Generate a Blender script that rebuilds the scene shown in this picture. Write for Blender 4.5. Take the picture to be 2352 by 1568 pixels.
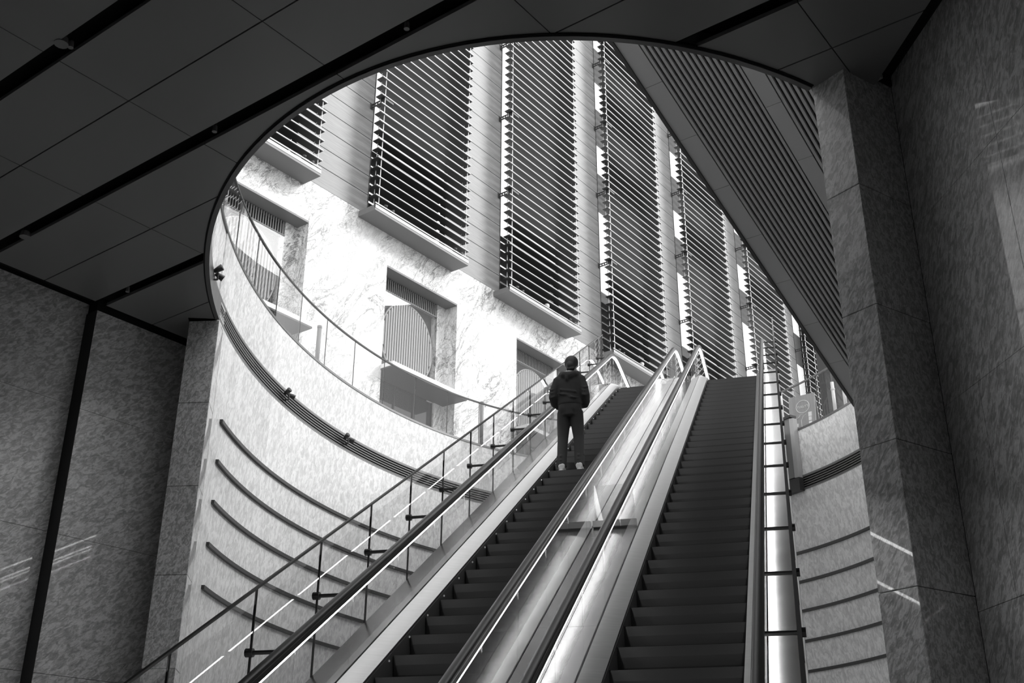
import bpy, bmesh, math, random
from math import sin, cos, pi, radians, sqrt, atan2
from mathutils import Vector, Matrix
random.seed(7)
S = bpy.context.scene
COL = S.collection
for o in list(bpy.data.objects): bpy.data.objects.remove(o)

# ------------------------------------------------------------------ camera, sky, sun, exposure
CR = Vector((0.60173262, -0.79867976, 0.00533827))
CU = Vector((-0.33225348, -0.24423366, 0.91102006))
CF = Vector((0.72630949, 0.54996415, 0.41232749))
cam = bpy.data.cameras.new('camera'); cam.sensor_width = 36; cam.lens = 2548.3/2352*36
cam.clip_start = 0.05; cam.clip_end = 500
camo = bpy.data.objects.new('camera', cam); COL.objects.link(camo)
m = Matrix((CR, CU, -CF)).transposed().to_4x4(); m.translation = (0, 0, 1.6)
camo.matrix_world = m; S.camera = camo

W = bpy.data.worlds.new('sky'); S.world = W; W.use_nodes = True
bg = W.node_tree.nodes['Background']; bg.inputs[0].default_value = (1, 1, 1, 1); bg.inputs[1].default_value = 1.25
sun = bpy.data.lights.new('sun', 'SUN'); sun.energy = 1.1; sun.angle = radians(22)
suno = bpy.data.objects.new('sun', sun); COL.objects.link(suno)
suno.rotation_euler = Vector((-0.62, 0.62, -0.66)).to_track_quat('-Z', 'Y').to_euler()
vs = S.view_settings; vs.view_transform = 'Standard'; vs.look = 'None'; vs.exposure = 0.66; vs.gamma = 1.0; vs.use_curve_mapping = False
S.cycles.transparent_max_bounces = 40; S.cycles.max_bounces = 12; S.cycles.diffuse_bounces = 6; S.cycles.glossy_bounces = 6

# ------------------------------------------------------------------ materials (all greys: the picture is monochrome)
def g4(v): return (v, v, v, 1)
def newmat(name):
    mt = bpy.data.materials.new(name); mt.use_nodes = True
    nt = mt.node_tree; return mt, nt, nt.nodes['Principled BSDF']
def plain(name, v, rough=.5, metal=0., spec=.5):
    mt, nt, b = newmat(name)
    b.inputs['Base Color'].default_value = g4(v); b.inputs['Roughness'].default_value = rough
    b.inputs['Metallic'].default_value = metal; b.inputs['Specular IOR Level'].default_value = spec
    return mt
def coords(nt, rot=(0, 0, 0), scale=(1, 1, 1)):
    ge = nt.nodes.new('ShaderNodeNewGeometry'); mp = nt.nodes.new('ShaderNodeMapping')
    mp.inputs['Rotation'].default_value = rot; mp.inputs['Scale'].default_value = scale
    nt.links.new(ge.outputs['Position'], mp.inputs['Vector']); return mp.outputs['Vector']
def noise(nt, vec, scale, detail=4, rough=.55, dist=0.):
    n = nt.nodes.new('ShaderNodeTexNoise'); n.inputs['Scale'].default_value = scale
    n.inputs['Detail'].default_value = detail; n.inputs['Roughness'].default_value = rough
    n.inputs['Distortion'].default_value = dist
    nt.links.new(vec, n.inputs['Vector']); return n.outputs['Fac']
def ramp(nt, fac, stops):
    r = nt.nodes.new('ShaderNodeValToRGB'); e = r.color_ramp.elements
    while len(e) < len(stops): e.new(.5)
    for k, (p, v) in enumerate(stops): e[k].position = p; e[k].color = g4(v)
    nt.links.new(fac, r.inputs[0]); return r.outputs[0]
def mixc(nt, a, b, fac=1., mode='MULTIPLY'):
    x = nt.nodes.new('ShaderNodeMix'); x.data_type = 'RGBA'; x.blend_type = mode
    x.inputs['Factor'].default_value = fac
    nt.links.new(a, x.inputs['A']); nt.links.new(b, x.inputs['B']); return x.outputs['Result']
def bump(nt, b, h, s, d=.01):
    bp = nt.nodes.new('ShaderNodeBump'); bp.inputs['Strength'].default_value = s; bp.inputs['Distance'].default_value = d
    nt.links.new(h, bp.inputs['Height']); nt.links.new(bp.outputs[0], b.inputs['Normal'])
def axes(nt, a, sa, sb):
    """position measured along a long grain axis and two cross axes"""
    a = Vector(a).normalized(); b = a.orthogonal().normalized(); c = a.cross(b)
    ge = nt.nodes.new('ShaderNodeNewGeometry'); cb = nt.nodes.new('ShaderNodeCombineXYZ')
    for k, (v, sc) in enumerate(((a, sa), (b, sb), (c, sb))):
        d = nt.nodes.new('ShaderNodeVectorMath'); d.operation = 'DOT_PRODUCT'; d.inputs[1].default_value = v*sc
        nt.links.new(ge.outputs['Position'], d.inputs[0]); nt.links.new(d.outputs['Value'], cb.inputs[k])
    return cb.outputs[0]
def stone(name, base, contrast, grain=(0, .3, 1), rough=.5, scl=1., coat=0., stretch=.42):
    """granite with light elongated flakes and thin dark veins, polished when coat is set"""
    mt, nt, b = newmat(name)
    v = axes(nt, grain, stretch*scl, scl)
    a = noise(nt, v, 7.5, 5, .6, .9); c = noise(nt, v, 3.1, 4, .6, 1.6); e = noise(nt, v, 22, 3, .6, .6)
    r1 = ramp(nt, a, [(.36, 1-contrast), (.5, 1-contrast*.25), (.54, 1+contrast*.35), (.66, 1+contrast*.6)])
    r2 = ramp(nt, c, [(.46, 1), (.492, 1-contrast*.1), (.5, 1-contrast*.75), (.51, 1-contrast*.1), (.54, 1)])
    r3 = ramp(nt, e, [(.35, 1-contrast*.3), (.65, 1+contrast*.25)])
    big = ramp(nt, noise(nt, coords(nt), .45, 2), [(.3, 1-contrast*.25), (.7, 1+contrast*.25)])
    col = nt.nodes.new('ShaderNodeRGB'); col.outputs[0].default_value = g4(base)
    nt.links.new(mixc(nt, mixc(nt, mixc(nt, mixc(nt, r1, r2), r3), big), col.outputs[0]), b.inputs['Base Color'])
    b.inputs['Roughness'].default_value = rough
    b.inputs['Coat Weight'].default_value = coat; b.inputs['Coat Roughness'].default_value = .03
    return mt
def marble(name):
    mt, nt, b = newmat(name)
    v = axes(nt, (.62, .1, .78), .40, 1.1)
    w = noise(nt, v, 1.5, 7, .66, 1.1); f2 = noise(nt, v, 6.5, 8, .72, 1.2); f3 = noise(nt, v, 15, 5, .65, .8)
    vein = ramp(nt, w, [(.40, 1), (.468, .92), (.492, .22), (.507, .8), (.54, 1)])
    fine = ramp(nt, f2, [(.40, .97), (.475, .85), (.497, .28), (.515, .88), (.57, 1)])
    fleck = ramp(nt, f3, [(.30, .45), (.43, .95), (.5, 1)])
    area = ramp(nt, noise(nt, v, .8, 3, .6), [(.34, 0.2), (.54, 1.)])
    mx = nt.nodes.new('ShaderNodeMix'); mx.data_type = 'RGBA'
    nt.links.new(area, mx.inputs['Factor']); mx.inputs['A'].default_value = g4(.97); nt.links.new(mixc(nt, mixc(nt, vein, fine), fleck), mx.inputs['B'])
    col = nt.nodes.new('ShaderNodeRGB'); col.outputs[0].default_value = g4(.84)
    nt.links.new(mixc(nt, mx.outputs['Result'], col.outputs[0]), b.inputs['Base Color'])
    b.inputs['Roughness'].default_value = .4
    return mt
def wood(name):
    mt, nt, b = newmat(name)
    v = coords(nt, (0, 0, 0), (.6, 1, 14))
    a = noise(nt, v, 3.0, 6, .6, .4)
    nt.links.new(ramp(nt, a, [(.25, .19), (.5, .25), (.75, .30)]), b.inputs['Base Color']); b.inputs['Roughness'].default_value = .45
    return mt
def brushed(name, v, rough=.28, st=(2, 2, 40)):
    mt, nt, b = newmat(name)
    a = noise(nt, coords(nt, (0, 0, 0), st), 2.0, 3)
    nt.links.new(ramp(nt, a, [(.2, v*.9), (.8, v*1.08)]), b.inputs['Base Color'])
    b.inputs['Metallic'].default_value = 1.; b.inputs['Roughness'].default_value = rough
    bump(nt, b, noise(nt, coords(nt), 1.1, 2), .25, .02)
    return mt
def glassmat(name, tint=.9, f=.04, rough=0., ior=1.5):
    mt, nt, b = newmat(name); nt.nodes.remove(b)
    t = nt.nodes.new('ShaderNodeBsdfTransparent'); t.inputs[0].default_value = g4(tint)
    gl = nt.nodes.new('ShaderNodeBsdfGlossy'); gl.inputs['Roughness'].default_value = rough; gl.inputs[0].default_value = g4(.95)
    fr = nt.nodes.new('ShaderNodeFresnel'); fr.inputs[0].default_value = ior
    mx = nt.nodes.new('ShaderNodeMixShader'); o = nt.nodes['Material Output']
    ge = nt.nodes.new('ShaderNodeNewGeometry'); ma = nt.nodes.new('ShaderNodeMath'); ma.operation = 'SUBTRACT'; ma.inputs[0].default_value = 1
    mm = nt.nodes.new('ShaderNodeMath'); mm.operation = 'MULTIPLY'   # a pane reflects on the face it is entered by
    nt.links.new(ge.outputs['Backfacing'], ma.inputs[1]); nt.links.new(ma.outputs[0], mm.inputs[0]); nt.links.new(fr.outputs[0], mm.inputs[1])
    nt.links.new(mm.outputs[0], mx.inputs[0]); nt.links.new(t.outputs[0], mx.inputs[1]); nt.links.new(gl.outputs[0], mx.inputs[2])
    nt.links.new(mx.outputs[0], o.inputs[0]); return mt
def emit(name, s):
    mt, nt, b = newmat(name); b.inputs['Base Color'].default_value = g4(.8)
    b.inputs['Emission Color'].default_value = g4(1); b.inputs['Emission Strength'].default_value = s; return mt

M = {}
M['ceiling'] = plain('ceiling_panel_metal', .20, .38, .0, .6)
M['void'] = plain('slot_black', .006, .9)
M['rim'] = plain('rim_metal', .13, .35, .3)
M['drum'] = stone('drum_granite', .75, .22, (.2, .25, .95), .45, 1.5, .35, .5)
M['hall'] = stone('hall_granite', .62, .40, (.8, 0, .6), .4, 2.4, 1.)
M['hallright'] = stone('hall_granite_right', .66, .42, (-.40, -.38, .84), .4, 2.6, 1.)
M['column'] = stone('column_granite', .64, .42, (-.2, -.5, .8), .4, 3.0, 1.)
M['marble'] = marble('white_marble')
M['wood'] = wood('grey_wood_cladding')
M['nose'] = plain('slat_nose_aluminium', .38, .4, .1)
M['slat'] = plain('slat_dark_bronze', .03, .45)
M['rod'] = plain('rod_steel', .75, .3, .3)
M['ledge'] = plain('ledge_metal', .18, .45)
M['bracket'] = plain('bracket_iron', .05, .5)
M['blind'] = emit('white_blind_added_glow', .36)  # self-glow added to brighten the white panels, no lamp behind them
M['spandrel'] = plain('grey_spandrel', .22, .4)
M['darkglass'] = plain('dark_window_glass', .02, .04, 0., .7)
M['polished'] = plain('polished_black_stone', .018, .05, 0., .5)
M['canopy'] = plain('canopy_metal', .27, .5)
M['canopydark'] = plain('canopy_edge_dark', .03, .5)
M['steel'] = brushed('brushed_steel', .34, .2)
M['steelmatte'] = brushed('satin_steel', .19, .36)
M['steeldark'] = plain('dark_steel', .05, .4, .3)
M['rubber'] = plain('handrail_rubber', .010, .32, 0., .22)
M['step'] = plain('step_black', .03, .55)
M['riser'] = plain('riser_black', .014, .5)
M['led'] = emit('led_strip', 7.0)
M['glass'] = glassmat('clear_glass', .965)
M['guardglass'] = glassmat('guard_glass', .93)
M['line'] = plain('black_joint', .015, .5)
M['floor'] = stone('floor_granite', .72, .2)
M['plaza'] = stone('plaza_paving', .50, .15)
M['groove'] = plain('groove_bar_dark', .035, .4)
M['grille'] = plain('grille_metal', .22, .4, .3)
M['white'] = plain('white_paint', .8, .4)
M['board'] = plain('board_grey', .3, .4)
M['cladding'] = plain('painted_cladding', .6, .5)
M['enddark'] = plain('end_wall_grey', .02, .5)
M['lattice'] = plain('lattice_grey', .40, .5)
M['fin'] = plain('vent_fin_grey', .30, .5)
M['panelgrey'] = plain('panel_grey', .2, .4)
M['skin'] = plain('skin', .34, .55)
M['hoodie'] = plain('dark_hoodie_cloth', .022, .9)
M['trouser'] = plain('dark_trouser_cloth', .018, .9)
M['hair'] = plain('black_hair', .012, .6)
M['shoe'] = plain('light_shoe', .42, .6)
M['sole'] = plain('shoe_sole', .55, .6)
M['barrier'] = glassmat('acrylic', .92)

# ------------------------------------------------------------------ mesh helpers
class MB:
    def __init__(s): s.v = []; s.f = []; s.mi = []
    def add(s, vs, fs, mi=0):
        n = len(s.v); s.v += [tuple(p) for p in vs]; s.f += [tuple(i+n for i in f) for f in fs]; s.mi += [mi]*len(fs); return s
    def box(s, x0, x1, y0, y1, z0, z1, mi=0):
        return s.add([(x0,y0,z0),(x1,y0,z0),(x1,y1,z0),(x0,y1,z0),(x0,y0,z1),(x1,y0,z1),(x1,y1,z1),(x0,y1,z1)],
                     [(0,3,2,1),(4,5,6,7),(0,1,5,4),(1,2,6,5),(2,3,7,6),(3,0,4,7)], mi)
    def obox(s, c, ax, ay, az, mi=0):
        c, ax, ay, az = Vector(c), Vector(ax), Vector(ay), Vector(az)
        p = [c+i*ax+j*ay+k*az for k in (-1, 1) for (i, j) in ((-1,-1),(1,-1),(1,1),(-1,1))]
        return s.add(p, [(0,3,2,1),(4,5,6,7),(0,1,5,4),(1,2,6,5),(2,3,7,6),(3,0,4,7)], mi)
    def prism(s, poly, z0, z1, mi=0):
        n = len(poly)
        return s.add([(p[0],p[1],z0) for p in poly]+[(p[0],p[1],z1) for p in poly],
                     [tuple(range(n))[::-1], tuple(range(n,2*n))]+[(i,(i+1)%n,n+(i+1)%n,n+i) for i in range(n)], mi)
    def rings(s, R, caps=True, mi=0, closed=False):
        """skin a list of equal-length vertex rings"""
        n = len(R[0]); vs = [p for r in R for p in r]; fs = []
        k = len(R)
        for i in range(k if closed else k-1):
            for j in range(n):
                a, b = i*n+j, i*n+(j+1)%n; c, d = ((i+1)%k)*n+(j+1)%n, ((i+1)%k)*n+j
                fs.append((a, b, c, d))
        if caps and not closed: fs += [tuple(range(n))[::-1], tuple(range((k-1)*n, k*n))]
        return s.add(vs, fs, mi)
    def tube(s, path, r, n=8, mi=0):
        P = [Vector(p) for p in path]; R = []
        rr = r if isinstance(r, (list, tuple)) else [r]*len(P)
        t0 = (P[1]-P[0]).normalized(); a = t0.orthogonal().normalized()
        for i, p in enumerate(P):
            t = (P[min(i+1, len(P)-1)]-P[max(i-1, 0)]).normalized()
            a = (a-t*a.dot(t)).normalized(); b = t.cross(a)
            R.append([p+rr[i]*(cos(2*pi*k/n)*a+sin(2*pi*k/n)*b) for k in range(n)])
        return s.rings(R, True, mi)
    def ball(s, c, r, n=10, mi=0, sc=(1, 1, 1)):
        c = Vector(c); R = []
        for i in range(1, n):
            th = pi*i/n; R.append([c+Vector((r*sc[0]*sin(th)*cos(2*pi*k/n), r*sc[1]*sin(th)*sin(2*pi*k/n), r*sc[2]*cos(th))) for k in range(n)])
        return s.rings(R, True, mi)
    def mesh(s, name, mats, org=(0, 0, 0), smooth=False, recalc=True):
        me = bpy.data.meshes.new(name); o = Vector(org)
        me.from_pydata([tuple(Vector(p)-o) for p in s.v], [], s.f)
        for mt in (mats if isinstance(mats, (list, tuple)) else [mats]): me.materials.append(mt)
        for p, i in zip(me.polygons, s.mi): p.material_index = i; p.use_smooth = smooth
        if recalc:
            bm = bmesh.new(); bm.from_mesh(me); bmesh.ops.recalc_face_normals(bm, faces=bm.faces); bm.to_mesh(me); bm.free()
        return me
    def build(s, name, mats, parent=None, smooth=False, loc=None):
        """ONE mesh object; vertices were given in world space"""
        org = Vector(loc) if loc is not None else (world(parent) if parent else Vector((0, 0, 0)))
        return link(name, s.mesh(name, mats, org, smooth), parent, org)
def world(o):
    p = Vector((0, 0, 0))
    while o: p = p+o.location; o = o.parent
    return p
def link(name, me, parent=None, loc=(0, 0, 0)):
    o = bpy.data.objects.new(name, me); COL.objects.link(o); o.parent = parent
    o.location = Vector(loc)-(world(parent) if parent else Vector((0, 0, 0))); return o
def tag(o, label=None, cat=None, group=None, kind=None):
    if label: o['label'] = label
    if cat: o['category'] = cat
    if group: o['group'] = group
    if kind: o['kind'] = kind
    return o
def thing(name, label, cat, loc, group=None, kind=None):
    return tag(link(name, None, None, loc), label, cat, group, kind)
def modified(me, name, *mods):
    """bake modifiers into a plain mesh"""
    o = bpy.data.objects.new('tmp', me); COL.objects.link(o)
    for typ, kw in mods:
        md = o.modifiers.new('m', typ)
        for k, v in kw.items(): setattr(md, k, v)
    dg = bpy.context.evaluated_depsgraph_get(); ev = o.evaluated_get(dg)
    r = bpy.data.meshes.new_from_object(ev); r.name = name
    bpy.data.objects.remove(o); return r

# ------------------------------------------------------------------ layout
# X runs along the facade, Y towards it, Z up.  E is the escalators' heading, LT their right-hand side.
TH = radians(22.5)
E = Vector((cos(TH), sin(TH), 0)); LT = Vector((sin(TH), -cos(TH), 0)); ZZ = Vector((0, 0, 1))
T30 = math.tan(pi/6); C30 = cos(pi/6)
def el(s, l, z): return E*s+LT*l+ZZ*z
EC = Vector((15.737, 9.812, 0)); EA, EB = 9.561, 6.21; EANG = radians(25.5367)
UX = Vector((cos(EANG), sin(EANG), 0)); VX = Vector((sin(EANG), -cos(EANG), 0))
def ep(deg, off=0., z=0.):
    a = radians(deg); p = EC+UX*(EA*cos(a))+VX*(EB*sin(a))
    n = (UX*(cos(a)/EA)+VX*(sin(a)/EB)).normalized()
    return p+n*off+ZZ*z
def lat_of(deg): return ep(deg).dot(LT)
ZC = 9.12          # hall ceiling
ZP = 10.70         # plaza level, escalator landing
YF = 19.5          # facade
YW = 14.47         # left hall wall
A2, B2 = Vector((9.578, 13.658, 0)), Vector((9.833, 13.241, 0))
CA0, CA1, CB1 = Vector((9.847, 3.368, 0)), Vector((9.723, 2.972, 0)), Vector((10.473, 2.706, 0))
RD = Vector((-0.727, -0.687, 0))
PH0, PH1 = -113.9, 148.07

# ------------------------------------------------------------------ setting: floors, ceiling
tag(MB().box(-8, 34, -9, 20, -.2, 0).build('floor', M['floor']), 'dark stone floor of the hall below the escalators', kind='structure')
def plaza():
    b = MB(); angs = sorted(list(range(0, 360, 4)))
    x0, x1, y0, y1 = -9., 60., -12., 20.6
    pts = []
    dirs = [(a, ep(a, .5)-EC) for a in angs]
    for c in ((x0,y0),(x1,y0),(x1,y1),(x0,y1)):
        d = Vector((c[0], c[1], 0))-EC; a = math.degrees(atan2(d.dot(VX)/EB, d.dot(UX)/EA)); dirs.append((a % 360, ep(a, .5)-EC))
    dirs.sort(key=lambda q: q[0])
    inn, out = [], []
    for a, d in dirs:
        t = 1e9
        for w, o, lo, hi in ((d.x, EC.x, x0, x1), (d.y, EC.y, y0, y1)):
            if abs(w) > 1e-6: t = min(t, ((hi if w > 0 else lo)-o)/w)
        inn.append(EC+d); out.append(EC+d*t)
    n = len(inn)
    vs = [p+ZZ*(ZP-.4) for p in inn]+[p+ZZ*(ZP-.4) for p in out]+[p+ZZ*ZP for p in inn]+[p+ZZ*ZP for p in out]
    fs = []
    for i in range(n):
        j = (i+1) % n
        fs += [(i, j, n+j, n+i), (2*n+i, 3*n+i, 3*n+j, 2*n+j), (i, 2*n+i, 2*n+j, j), (n+i, n+j, 3*n+j, 3*n+i)]
    b.add(vs, fs); o = b.build('plaza_floor', M['plaza'])
    tag(o, 'pale paved plaza floor around the oval opening', kind='structure')
plaza()

cut = MB().prism([ep(a, .0) for a in range(0, 360, 3)], ZC-.5, ZC+1.2).mesh('cutter', M['rim'])
cuto = link('cutter', cut)
def clip(poly, p, n):
    """keep the side of a convex polygon where (q-p).n <= 0"""
    out = []
    for i in range(len(poly)):
        a, b = Vector(poly[i]), Vector(poly[(i+1) % len(poly)]); da, db = (a-p).dot(n), (b-p).dot(n)
        if da <= 0: out.append(a)
        if da*db < 0: out.append(a+(b-a)*(da/(da-db)))
    return out
ceil_poly = [Vector((-7.9, 14.74, 0)), Vector((-7.9, -8.9, 0)), Vector((12, -8.9, 0)), Vector((12, 14.74, 0))]
RWN = Vector((0.687, -0.727, 0))
ceil_poly = clip(ceil_poly, CB1+RWN*.2, RWN)
base = modified(MB().prism(ceil_poly, ZC+.22, ZC+.34).mesh('ceiling', M['void']), 'ceiling', ('BOOLEAN', dict(operation='DIFFERENCE', object=cuto, solver='EXACT')))
ceiling = tag(link('ceiling', base), 'dark panelled ceiling with black slots and a large oval opening', kind='structure')
XL = []
for k in range(-7, 5):
    w = 2.57+1.9*k
    XL += [(w+.19, w+.19+.85+.003, ), (w+.19+.85+.019, w+1.9)]
# measured joints: wide slots start at 4.47, 6.38, 8.27; thin joints halfway
XL = []
ws = [-6.98, -5.07, -3.16, -1.25, .66, 2.57, 4.47, 6.38, 8.28, 10.18]; wt = .195
for a, b in zip(ws[:-1], ws[1:]):
    mid = (a+wt+b)/2; XL += [(a+wt, mid-.009), (mid+.009, b)]
YL = [-8.25, -6.05, -3.85, -1.65, .55, 2.93, 5.135, 7.357, 9.56, 11.735, 14.27]
RB = Vector((10.18, 2.786, 0))
for (xa, xb) in XL:
    for ya, yb in zip(YL[:-1], YL[1:]):
        poly = [Vector((xa, ya+.006, 0)), Vector((xb, ya+.006, 0)), Vector((xb, yb-.006, 0)), Vector((xa, yb-.006, 0))]
        poly = clip(poly, RB, RWN)
        if len(poly) < 3: continue
        ins = [((p-EC).dot(UX)/EA)**2+((p-EC).dot(VX)/EB)**2 for p in poly]
        if max(ins) < 1: continue
        me = MB().prism(poly, ZC, ZC+.05).mesh('ceiling_panel', M['ceiling'])
        if min(ins) < 1.8:
            me = modified(me, 'ceiling_panel', ('BOOLEAN', dict(operation='DIFFERENCE', object=cuto, solver='EXACT')))
        if len(me.polygons): link('ceiling_panel', me, ceiling)
bpy.data.objects.remove(cuto)
def ring(name, a0, a1, o0, o1, z0, z1, mat, parent=None, step=2., ends=True, smooth=True):
    n = max(2, int(abs(a1-a0)/step)+1); R = []
    for i in range(n+1):
        a = a0+(a1-a0)*i/n
        R.append([ep(a, o0, z0), ep(a, o1, z0), ep(a, o1, z1), ep(a, o0, z1)])
    b = MB(); b.rings(R, ends); o = b.build(name, mat, parent)
    return o
rim = ring('trim_1', 148.3, 360-114.1, -.05, .012, ZC-.03, ZC+.30, M['rim'])
tag(rim, 'thin dark metal rim around the oval ceiling opening', kind='structure')

ring('shadow_gap', 148.3, 360-114.1, .012, .035, ZC-.012, ZC+.02, M['void'], rim)
# ------------------------------------------------------------------ setting: hall walls in stone slabs
def slab_wall(name, label, p0, d, nrm, length, cols, rows, mat, thick=.2, gap=.006, backing=None, side=None):
    """slabs between column stops `cols` and row stops `rows`; nrm points into the room"""
    root = tag(link(name, None, None, p0), label, kind='structure')
    d = Vector(d).normalized(); nrm = Vector(nrm).normalized()
    c = Vector(p0)+d*length/2-nrm*(thick*.5+.03)
    MB().obox((c.x, c.y, (rows[0]+rows[-1])/2), d*length/2, nrm*thick/2, ZZ*(rows[-1]-rows[0])/2).build('backing', M['line'], root)
    for i, (r0, r1) in enumerate(zip(rows[:-1], rows[1:])):
        cl = cols(i)
        for c0, c1 in cl:
            q = Vector(p0)+d*(c0+c1)/2-nrm*.015
            MB().obox((q.x, q.y, (r0+r1)/2), d*((c1-c0)/2-gap/2), nrm*.015, ZZ*((r1-r0)/2-gap/2)).build('stone_slab', mat, root)
    return root
rowsL = [0, 1.77, 3.67, 5.57, 7.47, ZC-.02]
def colsL(i): return [(0, 3.4), (3.4, 6.9), (6.9, 10.3), (10.3, 13.7), (13.7, 16.62)]
def colsL2(i): return [(0, 2.84)]
YW2 = YW+.28
wl = slab_wall('wall_left', 'dark speckled granite wall on the left, set back behind the slab wall beside the pier', (-8, YW2, 0), (1, 0, 0), (0, -1, 0), 16.62, colsL, [0, 1.77, 3.71, 5.65, 7.6, ZC+.16], M['hall'])
MB().box(-8, 8.6, YW2+.02, YW2+.25, ZC+.16, 10.3).build('upper_strip', M['void'], wl)
wl2 = slab_wall('wall_left', 'dark speckled granite wall standing forward between the shadow step and the pier', (8.46, YW, 0), (1, 0, 0), (0, -1, 0), 2.84, colsL2, rowsL, M['hall'], .29)
MB().box(8.46, 11.3, YW+.02, YW+.25, ZC-.02, 10.3).build('upper_strip', M['void'], wl2)
MB().box(8.455, 8.475, YW+.004, YW2, 0, ZC-.02).build('edge_face_painted_shade', M['line'], wl2)  # side of the granite slab, painted black to stand for its shade
rowsR = [0, 1.55, 3.5, 5.45, 7.43, ZC+.3]
def colsR(i):
    off = {0: .66, 1: 1.67, 2: .66, 3: 1.67, 4: 1.67}[i]
    e = [0, off]+[off+2.0*k for k in range(1, 9)]
    return list(zip(e[:-1], e[1:]))
slab_wall('wall_right', 'dark streaked granite wall on the right, slanting towards the column', CB1, RD, (-.687, .727, 0), 16.5, colsR, rowsR, M['hallright'])
tag(MB().box(-8.3, -8, -9.2, 15, 0, 10.3).build('wall_rear', M['hall']), 'granite wall behind the camera', kind='structure')
tag(MB().box(-8.3, 1, -9.2, -9, 0, 10.3).build('wall_side', M['hall']), 'granite wall closing the hall behind the right wall', kind='structure')

def blocks(name, label, poly, rows, mat):
    root = tag(link(name, None, None, (poly[0].x, poly[0].y, 0)), label, 'column')
    c = sum(poly, Vector((0, 0, 0)))/len(poly)
    MB().prism([c+(p-c)*.95 for p in poly], rows[0], rows[-1]).build('core', M['line'], root)
    for r0, r1 in zip(rows[:-1], rows[1:]):
        me = MB().prism(poly, r0+.003, r1-.003).mesh('stone_block', mat, world(root))
        link('stone_block', modified(me, 'stone_block', ('BEVEL', dict(width=.006, segments=1, limit_method='ANGLE'))), root, world(root))
    return root
outL = ep(-110.5, .55); outL.z = 0
blocks('column', 'granite end pier of the curved wall, lit edge towards the opening, beside the left wall',
       [A2, B2, ep(-110.6, 0), ep(-109.5, .5)], [0, 1.16, 2.47, 3.78, 5.08, 6.40, 7.72, ZC-.01], M['column'])
blocks('column', 'tall angular granite column at the corner of the right wall, under the ceiling corner',
       [CA0, CA1, CB1, CB1+Vector((.22, .28, 0))], [0, .95, 2.29, 3.64, 4.98, 6.35, 7.70, ZC+.1], M['column'])
tag(MB().prism([ep(-110.5, .1), Vector((9.9, 13.72, 0)), Vector((10.2, YW+.1, 0)), Vector((11.2, YW+.1, 0)), ep(-108, .3)], 0, 10.3).build('trim_2', M['hall']),
    'dark return between the left wall and the pier', kind='structure')

tag(MB().prism([CB1+Vector((.012, .0, 0)), CB1+Vector((.25, .3, 0)), CB1+Vector((1.4, 1.2, 0)), CB1+Vector((1.6, -1., 0)), CB1+Vector((.16, -.2, 0))], 0, 10.3).build('added_light_block', M['line']),  # filler added to stop light leaking through the column corner
    'added dark filler blocking light between the right column and the right wall', kind='structure')
tag(MB().box(-9, 60, -4.3, -4, ZP, 17.6).build('wall_opposite', M['panelgrey']), 'unseen grey building wall on the far side of the plaza', kind='structure')  # out of view; height set to keep low sky out of the stone reflections

# ------------------------------------------------------------------ setting: the oval drum wall
drum = tag(link('wall_drum', None, None, EC), 'pale granite curved wall of the oval opening', kind='structure')
GB, GT = 9.22, 9.56
ring('lower_wall', PH0+3.4, PH1-5.2, 0, .3, 0, GB, M['drum'], drum, 1.5)
ring('grille_recess', PH0+3.4, PH1-4.7, .12, .45, GB, GT, M['void'], drum, 1.5)
ring('upper_wall', PH0, PH1, 0, .45, GT, ZP-.02, M['drum'], drum, 1.5)
ring('upper_wall', PH1, PH0+360, .02, .45, ZC+.36, ZP-.02, M['drum'], drum, 3)
ring('end_wall', PH0, PH0+3.4, 0, .45, ZC+.0, GT, M['drum'], drum, 1.)
ring('end_wall', PH1-4.7, PH1, 0, .45, ZC+.12, GT, M['drum'], drum, 1.)
ring('coping', PH0, PH0+360, -.012, .46, ZP-.02, ZP+.03, M['steelmatte'], drum, 2)
for z, a0, a1 in ((7.78, -107.6, 50.2), (7.115, -107.4, 50.0), (6.46, -107.2, 50.0), (5.79, -107.2, 49.9), (5.13, -107.1, 49.8)):
    ring('groove_bar', a0, 140, -.05, .02, z-.03, z+.03, M['groove'], drum, 1.5)
grl = thing('ventilation_grille', 'curved band of thin dark ventilation slats running round the pale drum wall', 'grille', ep(-80, 0, GB))
for k in range(6):
    z = GB+.03+k*.056
    ring('slat', -121.5 if k else -121.5, 140, -.004, .06, z-.009, z+.009, M['grille'], grl, 1.5)
ring('frame', -121.5, 140, -.006, .05, GT-.02, GT+.012, M['grille'], grl, 1.5)
ring('frame', -121.5, 140, -.006, .05, GB-.012, GB+.012, M['grille'], grl, 1.5)

# ------------------------------------------------------------------ setting: facade beyond
ZW = 17.66
fac = tag(link('wall_facade', None, None, (20, YF, ZP)), 'white veined marble wall of the building across the plaza', kind='structure')
win_x = [7.7, 13.8, 19.9, 26.0, 32.1, 38.2, 44.3]
for i, x in enumerate(win_x):
    MB().box(x+.002, x+3.1-.002, YF, YF+.9, 16.455, ZW).build('marble_slab', M['marble'], fac)
    e = x+6.1 if i < len(win_x)-1 else 50.6
    mid = (x+3.1+e)/2
    MB().box(x+3.1, mid-.002, YF, YF+.9, ZP, ZW).build('marble_slab', M['marble'], fac)
    MB().box(mid+.002, e, YF, YF+.9, ZP, ZW).build('marble_slab', M['marble'], fac)
MB().box(-6, 7.7, YF, YF+.9, ZP, ZW).build('marble_slab', M['marble'], fac)
MB().box(-6, 50.6, YF+.95, YF+1.2, ZP, ZW).build('backing', M['void'], fac)

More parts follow.
